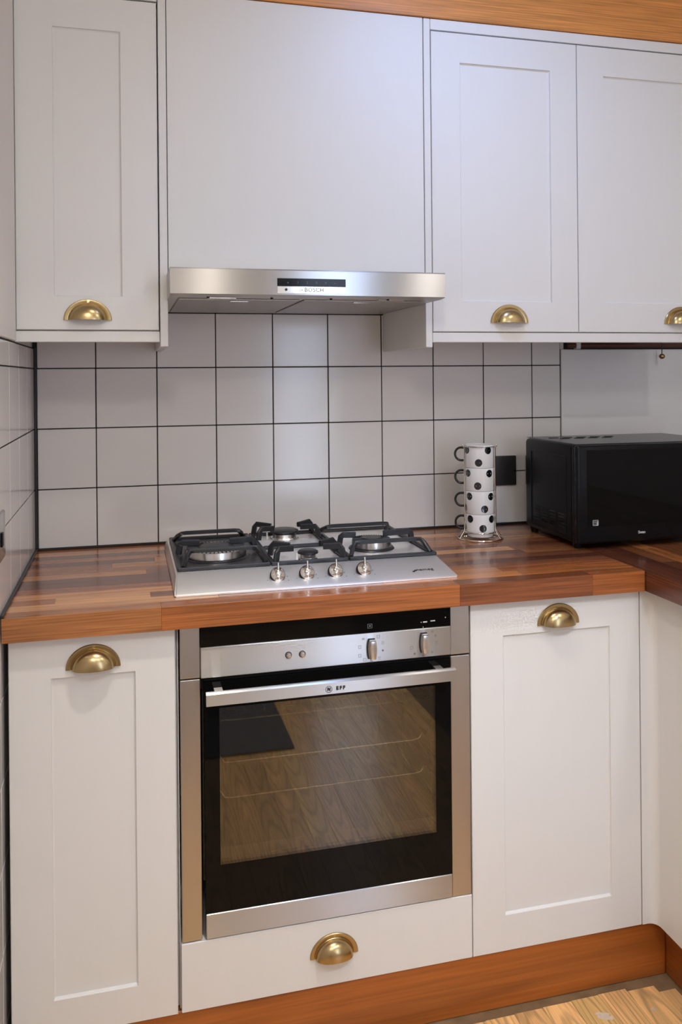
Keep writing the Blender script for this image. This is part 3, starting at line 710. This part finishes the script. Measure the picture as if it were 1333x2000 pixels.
# knobs on the sloping front
sl = math.atan2(0.0190, 0.087); ax = 35*PI/180
for x in (0.5256, 0.5869, 0.6482, 0.7100):
    yk_ = -0.513; zk = 0.9160+(yk_+0.549)*math.tan(sl)
    mt = Matrix.Rotation(sl+0.88, 4, 'X'); c = Vector((x, yk_, zk+0.0085))
    kb = obj('knob', lathe(bmesh.new(), [(0, 0.0115), (0.0052, 0.0115), (0.0062, 0.0105), (0.0068, 0.0085), (0.0132, 0.0056), (0.0146, 0.0044), (0.0146, 0.0030), (0, 0.0030)], c, 28, mt), 'chrome', hob, True)
    obj('knob_collar', lathe(bmesh.new(), [(0, 0.0029), (0.0150, 0.0029), (0.0157, 0.0010), (0.0157, -0.0075), (0, -0.0075)], c, 28, mt), 'black_satin', kb, True)
    q = lambda p: mt @ Vector(p)+c
    bm = bmesh.new()
    tube(bm, [q((0, 0.003, 0.0125)), q((0, 0.009, 0.0135)), q((0, 0.0150, 0.0160)), q((0, 0.0205, 0.0180))], [0.0034, 0.0026, 0.0021, 0.0019], 10)
    lathe(bm, [(0, 0.0155), (0.0028, 0.0155), (0.0036, 0.0168), (0.0048, 0.0165), (0.0051, 0.0145), (0.0051, 0.0113)], c, 16, mt)
    obj('knob_lever', bm, 'chrome', kb, True)
bm = bmesh.new()
su = Vector((0, math.cos(sl), math.sin(sl))); sn = Vector((0, -math.sin(sl), math.cos(sl)))
def onslope(x, y): return Vector((x, y, 0.9160+(y+0.549)*math.tan(sl)))+sn*0.0002
t = text_bm('smeg', 0.0150, XR, su, onslope(0.8480, -0.517)); me = bpy.data.meshes.new('t'); t.to_mesh(me); t.free(); bm.from_mesh(me); bpy.data.meshes.remove(me)
R3 = Matrix.Rotation(sl, 4, 'X')
for dx, dy, r in ((0.8175, -0.523, 0.0030), (0.8225, -0.519, 0.0032), (0.8275, -0.517, 0.0024), (0.8315, -0.518, 0.0018)):
    lathe(bm, [(0, 0.0003), (r, 0.0003), (r, 0.0)], onslope(dx, dy), 10, R3)
obj('badge', bm, 'print', hob)
bm = bmesh.new()
for x in (0.5256, 0.5869, 0.6482, 0.7100):
    for dx, dy, r in ((0.021, 0.008, 0.0011), (-0.022, -0.004, 0.0009), (0.021, -0.010, 0.0009)):
        lathe(bm, [(0, 0.0003), (r, 0.0003), (r, 0.0)], onslope(x+dx, -0.513+dy), 8, R3)
obj('dial_marks', bm, 'print', hob)

# ------------------------------------------------------------------ mug tower
MC = Vector((1.1260, -0.168, 0)); MR = 0.0392; PITCH = 0.0600; MZ0 = 0.9165
toC = (CAMP-MC); va = math.atan2(toC.y, toC.x)      # direction of the viewer's side: where the tower's fronts face
names = ['white mug with black spots and black handle, at the bottom of the stack', 'spotted white mug with black handle, second from the bottom of the stack',
         'spotted white mug with black handle, third from the bottom of the stack', 'white mug with black spots and black handle, topmost of the stack']
twist = [15, 12, 5, 0]; low = [-4+15, -4+22, -8, -4]
for k in range(4):
    z0 = MZ0+PITCH*k
    mg = thing('mug', names[k], 'mug', (MC.x, MC.y, z0), 'spotted mugs stacked in the rack')
    prof = [(0, 0.0015), (0.0300, 0.0015), (0.0318, 0), (0.0335, 0.0015), (0.0345, 0.0100), (0.0385, 0.0135), (MR, 0.0165), (MR, PITCH-0.0012), (MR-0.0014, PITCH-0.0002), (MR-0.0030, PITCH-0.0012), (MR-0.0030, 0.018), (0.0300, 0.0140), (0, 0.0130)]
    if k > 0: prof = [(0, 0.0010), (0.0300, 0.0010), (0.0330, 0.0004), (MR-0.001, 0.0006), (MR, 0.0020)]+prof[7:10]+[(MR-0.0030, 0.010), (0.0300, 0.0060), (0, 0.0050)]
    obj('cup', lathe(bmesh.new(), [(r, z0+h_) for r, h_ in prof], MC, 48), 'mug', mg, True)
    bm = bmesh.new(); hh0 = 0.015 if k == 0 else 0.0
    span = PITCH-hh0*0.3
    for q in range(4):
        for ang, fz in ((-56+twist[k]+90*q, 0.78), (low[k]+90*q, 0.25)):
            a0 = va+math.radians(ang); zc = z0+0.006+fz*(PITCH-0.006) if k == 0 else z0+fz*PITCH
            if k == 0 and fz < 0.5: zc = z0+0.025
            rr = 0.0096; R1 = MR+0.00025
            cv = bm.verts.new((MC.x+R1*math.cos(a0), MC.y+R1*math.sin(a0), zc)); rg = []
            for i in range(18):
                th = 2*PI*i/18; a = a0+rr*math.cos(th)/MR
                rg.append(bm.verts.new((MC.x+R1*math.cos(a), MC.y+R1*math.sin(a), zc+rr*1.02*math.sin(th))))
            for i in range(18): bm.faces.new((cv, rg[i], rg[(i+1) % 18]))
    bmesh.ops.recalc_face_normals(bm, faces=bm.faces)
    obj('spots', bm, 'mug_black', mg, True)
    ha = va-math.radians(97); hdv = Vector((math.cos(ha), math.sin(ha), 0)); zc = z0+0.034
    pts = [MC+hdv*(MR-0.0015)+Vector((0, 0, zc+0.0165))]
    for i in range(13):
        th = PI/2-PI*i/12; pts.append(MC+hdv*(MR+0.0085+0.0160*math.cos(th)**0.8 if abs(math.cos(th)) > 1e-6 else MR+0.0085)+Vector((0, 0, zc+0.0175*math.sin(th)))) if False else pts.append(MC+hdv*(MR+0.009+0.0165*max(0, math.cos(th)))+Vector((0, 0, zc+0.0170*math.sin(th))))
    pts.append(MC+hdv*(MR-0.0015)+Vector((0, 0, zc-0.0165)))
    obj('mug_handle', tube(bmesh.new(), pts, 0.0031, 10), 'mug_black', mg, True)
rk = thing('mug_rack', 'chrome wire mug rack holding four spotted mugs, beside the microwave', 'rack', (MC.x, MC.y, ZT))
def ringpts(r, z, n=40): return [MC+Vector((r*math.cos(2*PI*i/n), r*math.sin(2*PI*i/n), z)) for i in range(n)]
obj('base_ring', tube(bmesh.new(), ringpts(0.0585, ZT+0.0021), 0.0018, 8, True), 'chrome', rk, True)
obj('lower_ring', tube(bmesh.new(), ringpts(0.0422, 0.9290), 0.0014, 8, True), 'chrome', rk, True)
obj('cross_wire', tube(bmesh.new(), [MC+Vector((0.0410*math.cos(va+PI/2), 0.0410*math.sin(va+PI/2), 0.9140)), MC+Vector((-0.0410*math.cos(va+PI/2), -0.0410*math.sin(va+PI/2), 0.9140))], 0.0014, 6), 'chrome', rk, True)
obj('top_ring', tube(bmesh.new(), ringpts(0.0425, 1.1525), 0.0014, 8, True), 'chrome', rk, True)
for ang in (-64, 64, -112, 112):
    a = va+math.radians(ang); dv = Vector((math.cos(a), math.sin(a), 0))
    pts = [MC+dv*0.0585+Vector((0, 0, ZT+0.0024)), MC+dv*0.0520+Vector((0, 0, 0.922)), MC+dv*0.0450+Vector((0, 0, 0.933)), MC+dv*0.0438+Vector((0, 0, 0.945)), MC+dv*0.0438+Vector((0, 0, 1.150)), MC+dv*0.0500+Vector((0, 0, 1.1555))]
    obj('upright', tube(bmesh.new(), pts, 0.0017, 8), 'chrome', rk, True)

# ------------------------------------------------------------------ microwave
mw = thing('microwave', 'black microwave standing on the walnut worktop in the right corner', 'microwave', (1.52, -0.25, ZT))
MX0, MX1, MYF, MYB, MZa, MZb = 1.2865, 1.7450, -0.392, -0.105, 0.922, 1.1655
obj('body', B(MX0, MX1, -0.362, MYB, MZa, MZb, bev=0.013, seg=4), 'black_satin', mw, True)
obj('front_frame', B(MX0-0.002, MX1+0.002, -0.372, -0.3625, MZa-0.001, MZb+0.001, bev=0.003, seg=2), 'black_gloss', mw, True)
obj('lid_sheet', B(MX0+0.016, MX1-0.016, -0.355, MYB+0.016, MZb-0.001, MZb+0.0004, bev=0.0003), 'mw_top', mw)
mdoor = obj('door', B(MX0-0.0045, 1.640, MYF, -0.3730, MZa+0.004, MZb-0.0005, bev=0.006, seg=3), 'black_gloss', mw, True)
obj('door_glass', B(MX0+0.022, 1.625, MYF-0.0012, MYF-0.0002, 0.968, MZb-0.012, bev=0.0005), 'black_glass', mdoor)
obj('control_panel', B(1.6415, MX1+0.0045, MYF, -0.3730, MZa+0.004, MZb-0.0005, bev=0.004, seg=2), 'black_gloss', mw, True)
bm = bmesh.new(); xx, zz, y = 1.3225, 0.9700, MYF-0.0013
for a in ((0, .0150, 0, .0010), (0, .0150, .0125, .0135), (0, .0010, 0, .0135), (.0140, .0150, 0, .0135), (.0098, .0140, .0010, .0030), (.0098, .0140, .0045, .0065), (.0098, .0140, .0080, .0100), (.0020, .0085, .0030, .0037), (.0020, .0085, .0065, .0072), (.0020, .0085, .0095, .0102)):
    box(bm, xx+a[0], xx+a[1], y-0.0003, y, zz+a[2], zz+a[3])
obj('oven_symbol', bm, 'white_print', mdoor)
obj('lettering', text_bm('Swan', 0.0095, XR, ZU, (1.4580, MYF-0.0003, 0.9475), bold=0.0002), 'white_print', mdoor)
# pressed side panel and vents on the left flank
bm = bmesh.new()
for a in ((-0.330, -0.145, 1.132, 1.135), (-0.330, -0.145, 0.938, 0.940), (-0.332, -0.329, 0.940, 1.132), (-0.147, -0.144, 0.940, 1.132)): box(bm, MX0-0.0012, MX0+0.0002, a[0], a[1], a[2], a[3], bev=0.0004)
obj('pressed_panel_edge', bm, 'black_gloss', mw)
for c in range(4):
    for r in range(5):
        yy = -0.322+c*0.044; z = 0.952+r*0.0082
        obj('vent_slot', B(MX0-0.0010, MX0+0.0004, yy, yy+0.031, z, z+0.0045, bev=0.0006), 'black_gloss', mw)
for i in range(9):
    r, c = i % 2, i//2
    obj('top_vent', B(1.335+0.042*c+r*0.018, 1.335+0.042*c+0.026+r*0.018, -0.160-0.030*r, -0.150-0.030*r, MZb+0.0004, MZb+0.0014, bev=0.0004), 'dark', mw)
for x, y in ((1.305, -0.350), (1.725, -0.350), (1.305, -0.125), (1.725, -0.125)):
    obj('foot', lathe(bmesh.new(), [(0, ZT+0.0003), (0.010, ZT+0.0003), (0.012, 0.9225), (0, 0.9225)], (x, y, 0), 14), 'black_satin', mw)

# ------------------------------------------------------------------ sockets and small fitting
sk = thing('wall_socket', 'black wall socket partly hidden behind the mug rack', 'socket', (1.266, -0.004, 1.022), 'wall sockets')
obj('faceplate', B(1.2230, 1.3095, -0.0090, -0.0003, 1.0225, 1.1070, bev=0.003, seg=2), 'socket_black', sk, True)
obj('screw', lathe(bmesh.new(), [(0, 0.0012), (0.0024, 0.0008), (0.0026, 0)], (1.3035, -0.0091, 1.0640), 10, Matrix.Rotation(PI/2, 4, 'X')), 'chrome', sk)
s2 = thing('wall_socket', 'chrome-edged wall socket just left of the microwave, mostly hidden by it', 'socket', (1.38, -0.004, 1.022), 'wall sockets')
obj('faceplate', B(1.3385, 1.4245, -0.0085, -0.0003, 1.0225, 1.1065, bev=0.003, seg=2), 'satin_chrome', s2, True)
obj('insert', B(1.3450, 1.4180, -0.0095, -0.0086, 1.0290, 1.1000, bev=0.0004), 'black_satin', s2)
s3 = thing('wall_socket', 'grey metal wall socket on the tiled left wall, cut by the picture edge', 'socket', (0.008, -0.63, 1.017), 'wall sockets')
obj('faceplate', B(0.0037, 0.0115, -0.6720, -0.5860, 1.0170, 1.1030, bev=0.003, seg=2), 'satin_chrome', s3, True)
obj('rocker_switch', B(0.0116, 0.0150, -0.6480, -0.6320, 1.0450, 1.0700, bev=0.001), 'black_satin', s3)
pf = thing('hanging_knob', 'small tarnished brass knob hanging on a dark cord below the right wall cabinet', 'pull cord', (1.768, -0.040, 1.383))
obj('cord', tube(bmesh.new(), [(1.768, -0.040, 1.4430), (1.7684, -0.040, 1.420), (1.7678, -0.040, 1.3965)], 0.0014, 6), 'print', pf)
obj('knob', lathe(bmesh.new(), [(0, 1.3965), (0.0045, 1.3960), (0.0085, 1.3915), (0.0088, 1.3870), (0.0050, 1.3820), (0, 1.3810)], (1.768, -0.040, 0), 8), 'dark_brass', pf)
obj('cord_hook', B(1.755, 1.781, -0.052, -0.028, 1.4365, 1.4432, bev=0.001), 'carcass', pf)

# ------------------------------------------------------------------ behind the camera: lamps' rims and an added stand-in for the oven's dark reflection
for i, (x, y, p, c, s, sp, tg) in enumerate(DL):
    rim = obj('downlight', lathe(bmesh.new(), [(s*0.62, CZ-0.0005), (s*0.62, CZ-0.006), (s*0.85, CZ-0.007), (s*0.95, CZ-0.004), (s*0.95, CZ-0.0005)], (x, y, 0), 28), 'white', None, True)
    tag(rim, ['round white downlight rim in the ceiling above the hob', 'round white rim of an added fill lamp at the rear right', 'small round downlight rim with a cool lamp, near the wall cabinets', 'widest white rim, of an added cool fill lamp tilted toward the oven'][i], 'light', 'ceiling downlights')
gl = obj('fill_globe_fitting', lathe(bmesh.new(), [(0, CZ-0.0005), (0.11, CZ-0.0005), (0.11, CZ-0.018), (0.03, CZ-0.022), (0.012, CZ-0.03), (0.012, CZ-0.10), (0, CZ-0.10)], (FILL_GLOBE[0], FILL_GLOBE[1], 0), 28), 'white', None, True)
tag(gl, 'white fitting of the added, unseen fill globe', 'light')
mt = obj('standin_mat', B(0.02, 0.80, -3.10, -1.92, 0.0032, 0.010, bev=0.002), 'mat')  # added unseen so the oven glass mirrors something dark
tag(mt, 'dark grey mat added out of view, standing in for something dark mirrored in the oven door', 'mat')
